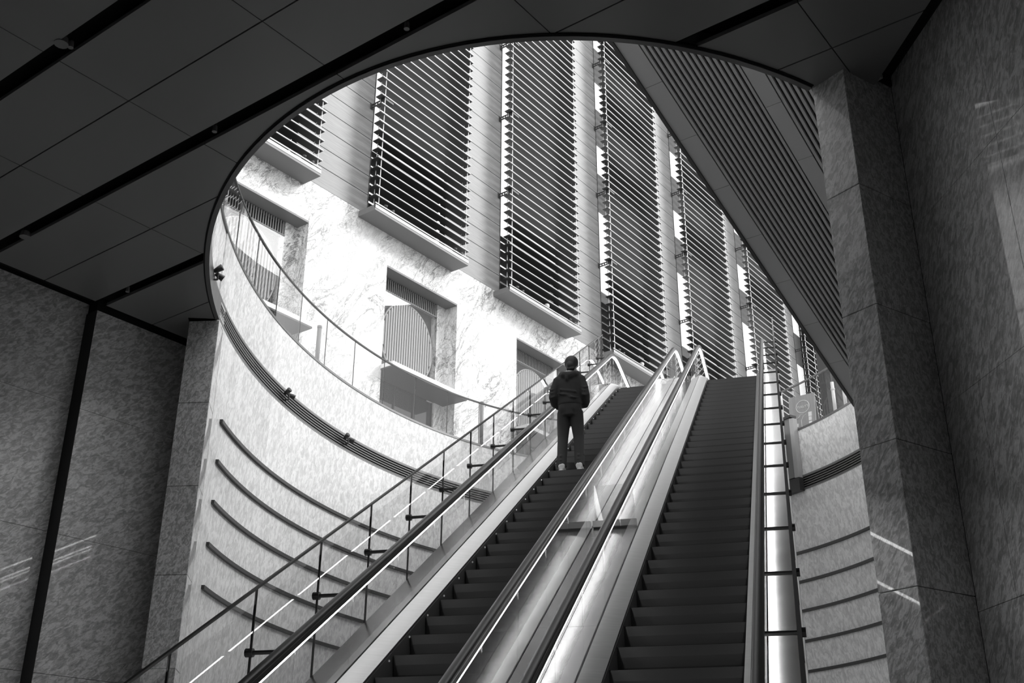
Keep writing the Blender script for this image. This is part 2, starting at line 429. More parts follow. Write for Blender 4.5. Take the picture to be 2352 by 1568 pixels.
def make_window(n, x):
    r = tag(link('window_%d' % n, None, None, (x, YF, 13.3)), None, kind='structure')
    r['label'] = 'recessed window with vent fins and a round striped screen, number %d along the marble' % n
    yb = YF+.44
    MB().box(x+2.7, x+3.1, yb, yb+.3, ZP, 16.45).build('marble_strip', M['marble'], r)
    MB().box(x, x+.35, yb, yb+.3, ZP, 16.45).build('marble_strip', M['marble'], r)
    MB().box(x, x+3.1, YF-.0, yb+.5, 16.40, 16.452).build('soffit', M['ledge'], r)
    x0, x1 = x+.35, x+2.7
    MB().box(x0, x1, yb+.22, yb+.3, 13.4, 16.4).build('backing', M['enddark'], r)
    vb = MB().box(x0, x1, yb+.17, yb+.19, 16.0, 16.4).build('vent_recess', M['void'], r)
    fin = MB().box(0, .026, 0, .03, 0, .38).mesh('vent_fin', M['fin'])
    for k in range(28): link('vent_fin', fin, r, (x0+.02+k*.0833, yb+.0, 16.0))
    MB().box(x0, x1, yb-.01, yb+.06, 15.96, 16.0).build('transom', M['ledge'], r)
    MB().box(x0, x1, yb+.0, yb+.012, 13.42, 15.96).build('pane', M['glass'], r)
    cx, cz, rx, rz = (x0+x1)/2, 14.7, 1.05, 1.2
    for k in range(21):
        u = -1+2*(k+.5)/21; h = rz*sqrt(1-u*u)
        MB().box(cx+rx*u-.026, cx+rx*u+.026, yb+.06, yb+.11, cz-h, cz+h).build('bar', M['lattice'], r)
    pts = [Vector((cx+(rx+.03)*cos(2*pi*k/40), yb+.085, cz+(rz+.03)*sin(2*pi*k/40))) for k in range(41)]
    MB().tube(pts, .025, 6).build('hoop', M['lattice'], r)
    MB().box(x-.02, x+3.13, YF-.45, yb+.02, 13.28, 13.40).build('sill', M['white'], r)
    MB().box(x-.02, x+3.13, YF-.448, yb+.02, 13.235, 13.279).build('sill_painted_shade', M['enddark'], r)  # dark sheet painted in for the shade under the white sill
    # dark shopfront below the sill
    for k in range(3):
        a = x0-.05+k*.8; MB().box(a+.01, a+.79, yb+.1, yb+.13, ZP+.02, 13.24).build('shop_pane', M['polished'], r)
    for k in range(4): MB().box(x0-.06+k*.8, x0-.03+k*.8, yb+.06, yb+.13, ZP+.02, 13.24).build('mullion', M['steeldark'], r)
    return r
for n, x in enumerate(win_x[1:5], 1): make_window(n, x)

# cladding piers and the window strips between them
pitch = 6.1
pl_me = {}
def plank(w, h):
    key = (round(w, 3), round(h, 3))
    if key not in pl_me: pl_me[key] = MB().box(0, w, 0, .09, 0, h).mesh('plank', M['wood'])
    return pl_me[key]
ztop = 35.5
for i in range(-1, 7):
    xa = 22.35+pitch*(i-1) if i else 16.25; xb = 18.96+6.09*i+ (0 if i < 7 else 0)
    xa = xb-2.72
    if xa > 50: continue
    r = tag(link('wall_pier', None, None, (xa, YF, ZW)), 'grey wood-grain cladding pier between louvred bays on the facade', kind='structure')
    MB().box(xa+.02, xb-.02, YF+.04, YF+.5, ZW+.01, ztop).build('backing', M['line'], r)
    z = ZW; zs = [ZW]+[18.29+.614*k for k in range(29)]
    for z0, z1 in zip(zs[:-1], zs[1:]): link('plank', plank(xb-xa, z1-z0-.022), r, (xa, YF, z0+.011))
    MB().box(xb-.001, xb+.03, YF-.01, YF+.12, ZW, ztop).build('edge_trim', M['steeldark'], r)
    MB().box(xa-.03, xa+.001, YF-.01, YF+.12, ZW, ztop).build('edge_trim', M['steeldark'], r)
for i in range(-1, 6):
    xa = 18.99+6.09*i; xb = xa+3.34
    r = tag(link('window_%d' % (i+6), None, None, (xa, YF+.1, ZW)), None, kind='structure')
    r['label'] = 'tall glazed strip behind louvre screen, %s bay from the near end' % ['first', 'second', 'third', 'fourth', 'fifth', 'sixth', 'seventh'][i+1]
    zs = [(ZW, 19.88, 'darkglass')]
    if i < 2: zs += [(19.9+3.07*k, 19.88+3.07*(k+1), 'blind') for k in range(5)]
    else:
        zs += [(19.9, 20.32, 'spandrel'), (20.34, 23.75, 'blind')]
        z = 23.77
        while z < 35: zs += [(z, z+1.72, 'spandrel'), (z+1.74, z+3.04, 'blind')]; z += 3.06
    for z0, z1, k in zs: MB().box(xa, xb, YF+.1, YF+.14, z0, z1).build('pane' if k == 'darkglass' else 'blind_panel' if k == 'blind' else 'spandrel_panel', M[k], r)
tag(MB().box(-6, 50.6, YF+.5, YF+.7, ZW+.01, ztop).build('wall_upper', M['spandrel']), 'building wall behind the louvred bays', kind='structure')
M['enddark'] = plain('end_wall_dark', .02, .8, 0., .1)
tag(MB().box(50.52, 62, YF-.62, YF+.5, ZP, ztop).build('wall_end', M['enddark']), 'plain dark grey wall beyond the last louvred bay', kind='structure')

# ------------------------------------------------------------------ louvre screens
YS = 18.85
slat_me = {}
def slat_mesh(w):
    if w not in slat_me:
        b = MB()
        b.add([(0,0,-.016),(w,0,-.016),(w,0,.016),(0,0,.016),(0,.025,-.017),(w,.025,-.017),(w,.025,.017),(0,.025,.017)],
              [(0,1,2,3),(3,2,6,7),(0,4,5,1),(0,3,7,4),(1,5,6,2)], 0)
        b.add([(0,.025,-.017),(w,.025,-.017),(w,.025,.017),(0,.025,.017),(0,.27,-.008),(w,.27,-.008),(w,.27,.008),(0,.27,.008)],
              [(3,2,6,7),(0,4,5,1),(4,7,6,5),(0,3,7,4),(1,5,6,2)], 1)
        slat_me[w] = b.mesh('slat', [M['nose'], M['slat']], recalc=True)
    return slat_me[w]
def bracket_mesh():
    b = MB()
    for z in (-.05, .05): b.box(-.02, .02, -.5, .0, z-.012, z+.012)
    for k in range(5): b.box(-.018, .018, -.48+k*.11, -.455+k*.11, -.05, .05)
    b.box(-.05, .05, -.02, .0, -.1, .1)
    b.box(-.04, .28, -.62, -.42, -.06, .06)
    return b.mesh('bracket', M['bracket'])
BR = bracket_mesh()
ords = ['first', 'second', 'third', 'fourth', 'fifth', 'sixth', 'last']
ledge_right = {}
for i in range(-1, 6):
    x = 18.64+6.115*i; w = 4.08 if i < 5 else 1.28
    r = thing('louvre_screen', 'tall screen of pale-edged horizontal slats on rods, %s of the row from the left' % ords[i+1], 'louvre screen', (x, YS, 17.43), 'louvre screens on the facade')
    for k in range(int((26 if i < 0 else 34.6)-17.93) *1000//307+1):
        z = 17.93+.307*k
        link('slat', slat_mesh(w), r, (x, YS, z))
    zt = 26.3 if i < 0 else 34.9
    for dx in (.17, w-.12):
        MB().tube([(x+dx, YS+.05, 17.55), (x+dx, YS+.05, zt)], .014, 6).build('rod', M['rod'], r)
        MB().tube([(x+dx-.02, YS+.22, 17.55), (x+dx-.02, YS+.22, zt)], .012, 6).build('rod', M['rod'], r)
    if i < 5:
        b = MB(); b.box(x, x+4.06, YS, YF, 17.43, 17.60)
        b.build('ledge', M['ledge'], r)
        MB().box(x, x+4.06, YS-.008, YS+.03, 17.50, 17.60).build('ledge_nosing', M['nose'], r)
        MB().box(x+.0, x+4.06, YS-.003, YS+.02, 17.64, 17.68).build('bottom_rail', M['nose'], r)
    for k in range(5):
        z = 21.26+3.075*k
        if z < zt: link('bracket', BR, r, (x+.22, YF-.005, z))

# ------------------------------------------------------------------ plaza balustrade (curved glass)
def glass_run(label, angs, endpost=False):
    r = thing('glass_balustrade', label, 'balustrade', ep(angs[len(angs)//2], 0, ZP))
    for a0, a1 in zip(angs[:-1], angs[1:]):
        ring('glass_pane', a0+.06, a1-.06, .03, .045, ZP+.03, 11.83, M['glass'], r, 1.5)
    for a in angs[1:-1] if not endpost else angs:
        p = ep(a, .037)
        MB().tube([p+ZZ*(ZP+.03), p+ZZ*11.83], .011 if not endpost or a != angs[0] else .03, 6).build('post', M['steeldark'] if not endpost or a != angs[0] else M['rod'], r)
    ring('top_rail', angs[0], angs[-1], .02, .06, 11.83, 11.865, M['ledge'] if endpost else M['steeldark'], r, 1.5)
    return r
a_end = -20.
while lat_of(a_end) < -3.95: a_end += .5
angL = [-131.5, -124, -116.4, -108.6, -100.7, -93.2, -86.2, -78.9, -71.4, -63.8, -56.0, -48.1, -40.4, -32.6, -24.8, -17]
angL = [a for a in angL if a < a_end-2]+[a_end]
glass_run('curved glass balustrade on top of the pale drum wall, left of the escalators', angL)
glass_run('short curved glass balustrade on the drum wall, right of the escalators', [33.6, 42.8, 52.0, 61.2, 70.5], True)

# ------------------------------------------------------------------ sloping canopy
CQ = Vector((21.83, 7.86, 11.068)); cd = Vector((cos(radians(20)), 0, -sin(radians(20)))); cn = Vector((sin(radians(20)), 0, cos(radians(20))))
can = thing('canopy', 'grey sloping canopy soffit with fine parallel battens, descending behind the right column', 'canopy', CQ)
def cslab(name, y0, y1, s0, s1, n0, n1, mat, parent=can):
    c = CQ+cd*(s0+s1)/2+cn*(n0+n1)/2; c.y = (y0+y1)/2
    return MB().obox(c, cd*(s1-s0)/2, Vector((0, (y1-y0)/2, 0)), cn*(n1-n0)/2).build(name, mat, parent)
S0, S1 = -11.5, 1.6
cslab('roof_plate', 1.5, 7.86, S0, S1, .10, .2, M['canopydark'])
cslab('edge_strip', 7.86, 7.92, S0, S1, -.03, .2, M['canopydark'])
seams = [S0, -10.65, -9.35, -8.07, -6.78, -5.47, -4.1, -2.75, -1.4, -.1, S1]
for y0, y1 in ((7.51, 7.855), (5.86, 6.15), (4.1, 4.4)):
    for a, b in zip(seams[:-1], seams[1:]): cslab('soffit_panel', y0, y1, a+.004, b-.004, 0, .1, M['canopy'])
for y0, y1 in ((6.15, 7.51), (4.4, 5.86), (1.6, 4.1)):
    n = int(round((y1-y0)/.0975))
    for k in range(n):
        y = y1-(k+.5)*(y1-y0)/n; cslab('batten', y-.024, y+.024, S0, S1, -.0, .085, M['canopy'])

# ------------------------------------------------------------------ escalators
def zf(d, zb, zt, R):
    """height along s of a line parallel to the 30 degree incline, eased to the levels zb and zt"""
    off = 1.6-d/C30; sb = (zb-off)/T30; st = (zt-off)/T30; T = R*math.tan(pi/12)
    def f(s):
        if s < sb-T: return zb
        if s < sb+T*C30: return zb+R-sqrt(max(R*R-(s-sb+T)**2, 0))
        if s < st-T*C30: return off+s*T30
        if s < st+T: return zt-R+sqrt(max(R*R-(s-st-T)**2, 0))
        return zt
    ks = [sb-T+(T+T*C30)*k/6 for k in range(7)]+[st-T*C30+(T+T*C30)*k/8 for k in range(9)]
    return f, ks
F_STEP = zf(3.25, 0, ZP, 1.8)
F_RAIL = zf(2.55, .95, ZP+.95, 2.6)
F_DECK = zf(3.14, .12, ZP+.12, 2.0)
F_SKIRT = zf(3.20, .06, ZP+.06, 2.0)
F_UNDER = zf(4.25, -1.0, ZP-.9, 2.0)
SB, ST = 2.0, 24.9
def samples(f, a, b):
    return sorted(set([a, b]+[k for k in f[1] if a+.01 < k < b-.01]))
def frames(f, a, b):
    ss = samples(f, a, b); out = []
    for s in ss:
        h = .01; t = Vector((2*h, f[0](s+h)-f[0](s-h))).normalized(); out.append((s, f[0](s), t))
    return out
def sweep(name, pts, lat, prof, mat, parent, closed_caps=True, smooth=False):
    """pts: (s, z, tangent); prof: (lateral, normal) outline"""
    R = []
    for s, z, t in pts:
        n = Vector((-t.y, t.x))
        R.append([el(s+n.x*b, lat+a, z+n.y*b) for a, b in prof])
    b = MB(); b.rings(R, True); return b.build(name, mat, parent, smooth)
def rail_path(a, b, dn):
    p = frames(F_RAIL, a, b); r = .33
    top = []
    s, z, t = p[-1]
    for k in range(1, 9):
        an = pi*k/8; top.append((s+r*sin(an), z-r+r*cos(an), Vector((cos(an), -sin(an)))))
    s, z, t = p[0]; bot = []
    for k in range(8, 0, -1):
        an = pi*k/8; bot.append((s-r*sin(an), z-r+r*cos(an), Vector((cos(an), sin(an)))))
    return bot+p+top
def band(name, fu, fl, a, b, l0, l1, mat, parent):
    """strip between two heights over the run, a solid of lateral width"""
    ss = sorted(set(samples(fu, a, b)+samples(fl, a, b))); R = []
    for s in ss: R.append([el(s, l0, fl[0](s)), el(s, l1, fl[0](s)), el(s, l1, fu[0](s)), el(s, l0, fu[0](s))])
    m_ = MB(); m_.rings(R, True); return m_.build(name, mat, parent)
def shift(f, dz): return (lambda s: f[0](s)+dz, f[1])
def deckstrip(name, fa, la, fb, lb, a, b, th, mat, parent):
    ss = sorted(set(samples(fa, a, b)+samples(fb, a, b))); R = []
    for s in ss: R.append([el(s, la, fa[0](s)-th), el(s, lb, fb[0](s)-th), el(s, lb, fb[0](s)), el(s, la, fa[0](s))])
    m_ = MB(); m_.rings(R, True); return m_.build(name, mat, parent)
RAILPROF = [(-.04, -.012), (-.036, -.03), (.036, -.03), (.04, -.012), (.034, -.002), (.015, .004), (-.015, .004), (-.034, -.002)]
def rect(w, n0, n1): return [(-w, n0), (w, n0), (w, n1), (-w, n1)]
# tread with cleats as narrow ribs, riser curved
def step_mesh(w):
    b = MB()
    b.add([(-w/2, y, z) for y, z in ((0,0),(.4,0),(.4,-.03),(.03,-.03))]+[(w/2, y, z) for y, z in ((0,0),(.4,0),(.4,-.03),(.03,-.03))],
          [(0,1,5,4),(1,2,6,5),(2,3,7,6),(3,0,4,7),(0,3,2,1),(4,5,6,7)], 0)
    rs = [(.0, -.0), (.004, -.08), (.02, -.16), (.045, -.235)]
    b.add([(x, y+k, z-.002) for k in (0, .02) for x in (-w/2, w/2) for y, z in rs],
          [(0,4,5,1),(1,5,6,2),(2,6,7,3),(8,9,13,12),(9,10,14,13),(10,11,15,14)], 1)
    # cleat ribs on the riser and a pale line at the nosing
    return b.mesh('step', [M['step'], M['riser']])
tread_mat, tnt, tb = newmat('tread_grooved')
ge = coords(tnt, (0, 0, -TH), (1, 1, 1)); wv = tnt.nodes.new('ShaderNodeTexWave'); wv.bands_direction = 'Y'; wv.inputs['Scale'].default_value = 18
tnt.links.new(ge, wv.inputs['Vector']); tnt.links.new(ramp(tnt, wv.outputs['Fac'], [(.2, .006), (.7, .022)]), tb.inputs['Base Color']); tb.inputs['Roughness'].default_value = .5
M['step'] = tread_mat
SM = step_mesh(1.02)
def escalator(l0, l1, label):
    lc = (l0+l1)/2
    r = thing('escalator', label, 'escalator', el(3.7, lc, 0))
    s = 2.58
    while s < 24.6:
        o = link('step', SM, r, el(s, lc, F_STEP[0](s+.0)))
        o.rotation_euler = (0, 0, TH-pi/2); s += .4
    for l, sgn in ((l0, 1), (l1, -1)):
        p = rail_path(SB, ST, 0)
        sweep('handrail', p, l, RAILPROF, M['rubber'], r, smooth=True)
        sweep('handrail_guide', p, l, rect(.030, -.070, -.028), M['steeldark'], r)
        lp = [q for q in p]
        sweep('led_strip', lp, l, rect(.028, -.084, -.070), M['led'], r)
        a = SB+.1+.37
        cuts = [SB-.1]+[a+k*.9965 for k in range(60) if a+k*.9965 < ST-.2]+[ST+.2]
        for c0, c1 in zip(cuts[:-1], cuts[1:]):
            band('glass_panel', shift(F_RAIL, -.075), shift(F_DECK, -.03), c0+.004, c1-.004, l-.006, l+.006, M['glass'], r)
        le = l+sgn*.165
        deckstrip('inner_deck', F_DECK, l+sgn*.008, F_SKIRT, le, SB, ST, .03, M['steelmatte'], r)
        band('skirt_panel', shift(F_SKIRT, -.03), shift(F_STEP, -.35), SB, ST, le-.004, le+.004, M['steeldark'], r)
        bolt = MB()
        for k in range(40):
            s_ = 4.2+k*.47; q = el(s_, le+sgn*.006, F_SKIRT[0](s_)-.07)
            bolt.ball(q, .012, 4)
        if sgn > 0 and l < -3: bolt.build('skirt_bolts', M['rod'], r)['kind'] = 'stuff'
    band('truss_cladding', shift(F_STEP, -.36), F_UNDER, SB, ST, l0-.1, l1+.1, M['cladding'], r)
    return r
esc_up = escalator(-3.53, -2.15, 'narrow-looking left escalator with black steps and lit handrails, carrying the man')
esc_dn = escalator(-1.635, -.285, 'right escalator with empty black steps and lit handrails, nearest the right column')
dk = thing('escalator_deck', 'wide brushed steel deck between the two escalators', 'deck', el(12, -1.89, F_DECK[0](12)))
cuts = [SB+.2+k*2.3 for k in range(11)]
for a, b in zip(cuts[:-1], cuts[1:]):
    deckstrip('deck_panel', F_DECK, -2.14, F_DECK, -1.895, a+.002, min(b, ST)-.002, .03, M['steel'], dk)
    deckstrip('deck_panel', F_DECK, -1.89, F_DECK, -1.645, a+.002, min(b, ST)-.002, .03, M['steel'], dk)
# anti-climb barrier across the deck
bs = 11.72; bz = F_DECK[0](bs)
bar = thing('anti_climb_barrier', 'clear barrier with a dark base bar standing on the steel deck between the escalators', 'barrier', el(bs, -1.89, bz))
MB().obox(el(bs, -1.89, bz+.042), E*.03, LT*.24, ZZ*.035).build('base_bar', M['panelgrey'], bar)
MB().obox(el(bs, -1.89, bz+.27), E*.005, LT*.22, ZZ*.21).build('clear_panel', M['barrier'], bar)

# outer guards
def guard(lg, lr, sgn, label):
    r = thing('glass_guard', label, 'guard', el(4, lg, F_DECK[0](4)))
    top = lambda s: s*T30+1.6-2.21/C30; bot = lambda s: F_DECK[0](s)-.02
    def us(u): return u*C30+.5*2.6    # along-slope position to horizontal run, at rail height
    js = [us(6.94+1.21*k) for k in range(-3, 16)]
    s_end = 24.9*C30+1.11
    js = [j for j in js if j < s_end-.3]
    cuts = [js[0]-1.05]+js+[s_end]
    for a, b in zip(cuts[:-1], cuts[1:]):
        R = [[el(a+.005, lg-.006, bot(a)), el(a+.005, lg+.006, bot(a)), el(a+.005, lg+.006, top(a)), el(a+.005, lg-.006, top(a))],
             [el(b-.005, lg-.006, bot(b)), el(b-.005, lg+.006, bot(b)), el(b-.005, lg+.006, top(b)), el(b-.005, lg-.006, top(b))]]
        m_ = MB(); m_.rings(R, True); m_.build('glass_pane', M['guardglass'], r)
    for j in js:
        MB().obox(el(j, lg, (top(j)+bot(j))/2), E*.006, LT*.008, ZZ*(top(j)-bot(j))/2).build('joint', M['line'], r)
        zn = F_RAIL[0](j)-.06 if j < 21.9 else j*T30+1.6-2.62/C30
        m_ = MB(); m_.tube([el(j, lg-sgn*.03, zn), el(j, lr+sgn*.03, zn)], .016, 8); m_.tube([el(j, lg-sgn*.035, zn), el(j, lg+sgn*.02, zn)], .032, 10)
        m_.build('bracket_arm', M['steeldark'], r)
    a, b = cuts[0], cuts[-1]
    R = [[el(s, lg+q, top(s)+w) for q, w in ((-.012, -.005), (.012, -.005), (.012, .015), (-.012, .015))] for s in (a, b)]
    m_ = MB(); m_.rings(R, True); m_.build('top_rail', M['steeldark'], r)
    deckstrip('outer_deck', F_DECK, min(lg, lr)+.012, F_DECK, max(lg, lr)-.012, SB, ST, .03, M['steel'], r)
    band('outer_cladding', shift(F_DECK, -.03), F_UNDER, SB, ST, lg-.02 if sgn > 0 else lg-.01, lg+.01 if sgn > 0 else lg+.02, M['cladding'], r)
    return r
guard(-3.80, -3.53, 1, 'sloping glass guard with bracket arms along the left side of the left escalator')
guard(-.03, -.285, -1, 'sloping glass guard with bracket arms along the right side of the right escalator')

# landing
ld = MB(); ld.obox(el(24.9, -1.9, ZP-.2), E*2.2, LT*1.85, ZZ*.16)
tag(ld.build('landing_floor', M['plaza']), 'landing slab joining the escalators to the plaza', kind='structure')

# ------------------------------------------------------------------ small fixtures
def twin_spot(loc, facing, label, group, white=False, sc=1.):
    r = thing('spotlight', label, 'spotlight', loc, group); L = Vector(loc); f = Vector(facing).normalized(); s = f.cross(ZZ).normalized()
    m_ = MB(); m_.tube([L, L+ZZ*.10*sc], .018*sc, 6); m_.tube([L+ZZ*.1*sc-s*.1*sc, L+ZZ*.1*sc+s*.1*sc], .014*sc, 6); m_.build('stand', M['steeldark'], r)
    if white:
        MB().ball(L+ZZ*.16*sc, .075*sc, 10).build('globe', M['white'], r, True)
    else:
        for q in (-1, 1):
            c = L+ZZ*.12*sc+s*q*.1*sc
            d = (f+ZZ*(.5*q)+s*.4*q).normalized()
            MB().tube([c-d*.06*sc, c+d*.02*sc, c+d*.08*sc], [.03*sc, .045*sc, .052*sc], 8).build('lamp_head', M['steeldark'], r, True)
    return r
ll = [(16.17, 'first', 'near the right end', 0), (19.25, 'second', 'near the left end', 0), (22.28, 'second', 'near the right end', 0), (25.38, 'third', 'near the left end', 0),
      (26.95, 'third', 'at the middle', 1), (28.36, 'third', 'near the right end', 0), (31.51, 'fourth', 'near the left end', 0), (33.02, 'fourth', 'at the middle', 1)]
for x, nth, where, w in ll:
    twin_spot((x, YS+.12, 17.60), (0, -1, .2), ('small white globe lamp' if w else 'small dark twin-head spotlight')+' on the ledge of the %s louvre screen %s' % (nth, where), 'lamps on the louvre ledges', w, 1.25)
for a, nm in ((-120.0, 'topmost, beside the ceiling rim'), (-89.1, 'middle one of three'), (-72.8, 'lowest, nearest the escalator guard')):
    p = ep(a, -.10, 9.33)
    n = (ep(a, -1)-ep(a, 0)).normalized()
    r = twin_spot(tuple(p), tuple(n), 'black clamp spotlight on the curved grille, '+nm, 'spotlights on the curved grille', False, 1.0)
    MB().tube([p, p-n*.12], .015, 6).build('clamp', M['steeldark'], r)
for x, y, nm, big in ((4.51, 9.29, 'large one on the panel edge of the top-left slot', 1), (4.60, 9.26, 'small one beside the larger lamp in the top-left slot', 0), (6.47, 6.26, 'far end of the long middle slot near the rim', 0),
                (6.47, 9.25, 'middle of the long middle slot', 0), (6.53, 13.3, 'low end of the long middle slot near the left wall', 1), (8.37, 13.58, 'short slot near the left wall corner', 0)):
    r = thing('ceiling_spotlight', 'small ceiling spotlight, '+nm, 'spotlight', (x, y, ZC+.2), 'spotlights in the ceiling slots')
    k = .075 if big else .03
    MB().tube([(x, y, ZC+.2), (x, y, ZC+.02)], k*.6, 8).build('stem', M['steeldark'], r)
    MB().tube([(x, y, ZC+.07), (x, y, ZC-.01)], [k*.8, k], 12).build('can', M['panelgrey'], r)

# light posts behind the balustrade
for p, nm, h in ((Vector((15.1, 16.75, ZP)), 'behind the left glass, below the second window', 1.22), (Vector((21.1, 16.95, ZP)), 'behind the left glass near the escalator guard', 1.35)):
    r = thing('bollard_light', 'slim pale light post standing on the plaza '+nm, 'light post', p, 'light posts by the balustrade')
    MB().tube([p, p+ZZ*h], .05, 10).build('post', M['ledge'], r, True); MB().tube([p+ZZ*h, p+ZZ*(h+.05)], .056, 10).build('cap', M['ledge'], r)
for a, o, nm, h in ((44.2, .35, 'left of the two behind the right glass', .95), (46.9, .35, 'right of the two behind the right glass', .98)):
    p = ep(a, o, ZP)
    r = thing('bollard_light', 'slim white light post, '+nm, 'light post', p, 'light posts by the balustrade')
    MB().tube([p, p+ZZ*h], .04, 10).build('post', M['white'], r, True); MB().tube([p+ZZ*(h-.2), p+ZZ*(h-.16)], .05, 10).build('collar', M['white'], r)

# sign board behind the right glass
a = 35.5; pc = ep(a, .42, ZP+.12); tn = (ep(a-2)-ep(a+2)).normalized(); nn_ = (EC-pc); nn_.z = 0; nn_.normalize()
tn = ZZ.cross(nn_).normalized()  # across the board as seen from inside the drum
if tn.dot(LT) < 0: tn = -tn
sg = thing('sign_board', 'grey standing sign board with a white ring emblem behind the right glass', 'sign', pc)
up = (ZZ*1.0-nn_*.12).normalized()
MB().obox(pc+up*.5, tn*.34, nn_*.012, up*.48).build('board', M['board'], sg)
MB().obox(pc+up*.45-nn_*.22, tn*.32, nn_*.012, (ZZ*1.0+nn_*.2).normalized()*.45).build('rear_leaf', M['board'], sg)
fc = pc+nn_*.016
def onb(u, v): return fc+tn*u+up*v
for q in (-.3, .3):
    MB().obox(pc+tn*q-ZZ*.05, tn*.02, nn_*.02, ZZ*.07).build('foot', M['steeldark'], sg)
    MB().obox(pc+tn*q*.95-nn_*.22-ZZ*.05, tn*.02, nn_*.02, ZZ*.07).build('foot', M['steeldark'], sg)
MB().tube([onb(.02+.17*cos(2*pi*k/32), .66+.17*sin(2*pi*k/32)) for k in range(33)], .009, 6).build('ring_emblem', M['white'], sg)
ft = bpy.data.curves.new('t', 'FONT'); ft.body = "TULLY'S"; ft.size = .085; ft.align_x = 'CENTER'; ft.align_y = 'CENTER'; ft.extrude = .002
fo = bpy.data.objects.new('t', ft); COL.objects.link(fo)
tm = bpy.data.meshes.new_from_object(fo.evaluated_get(bpy.context.evaluated_depsgraph_get())); bpy.data.objects.remove(fo)
zz_ = tn.cross(up); mat3 = Matrix((tn, up, zz_ if zz_.dot(nn_) > 0 else zz_)).transposed().to_4x4()
tm.transform(mat3); tm.materials.clear(); tm.materials.append(M['white']); tm.name = 'lettering'
link('lettering', tm, sg, onb(.02, .66)+nn_*.004)
for u, v, wv_, hv in ((-.16, .18, .05, .045), (-.16, .05, .05, .045), (.20, .42, .045, .06), (.2, .3, .04, .05), (.2, .18, .04, .05)):
    MB().obox(onb(u, v), tn*wv_, nn_*.003, up*hv).build('picture', M['white'], sg)
MB().tube([onb(-.18, .36), onb(-.1, .38), onb(-.05, .45), onb(0, .44)], .008, 5).build('squiggle', M['white'], sg)
MB().tube([onb(-.02, .05), onb(-.03, .3), onb(.03, .4), onb(.1, .44)], .006, 5).build('squiggle', M['white'], sg)

# service casing on the drum wall beside the right escalator
bx = thing('service_casing', 'upright grey metal casing with a dark cap on the drum wall beside the right escalator', 'casing', ep(35.2, -.1, 9.2))
poly = [ep(33.2, -.012), ep(33.2, -.16), ep(36.6, -.16), ep(36.6, -.012)]
MB().prism(poly, 9.52, 11.0).build('body', M['panelgrey'], bx)
MB().prism([ep(33.0, -.012), ep(33.0, -.2), ep(37.2, -.2), ep(37.2, -.012)], 11.0, 11.06).build('cap', M['steeldark'], bx)
MB().prism([ep(36.6, -.012), ep(36.6, -.18), ep(37.3, -.14), ep(37.3, -.012)], 9.50, 10.98).build('corner_trim', M['nose'], bx)
MB().prism([ep(33.2, -.012), ep(33.2, -.15), ep(37.4, -.15), ep(37.4, -.012)], 9.18, 9.50).build('base', M['steeldark'], bx)

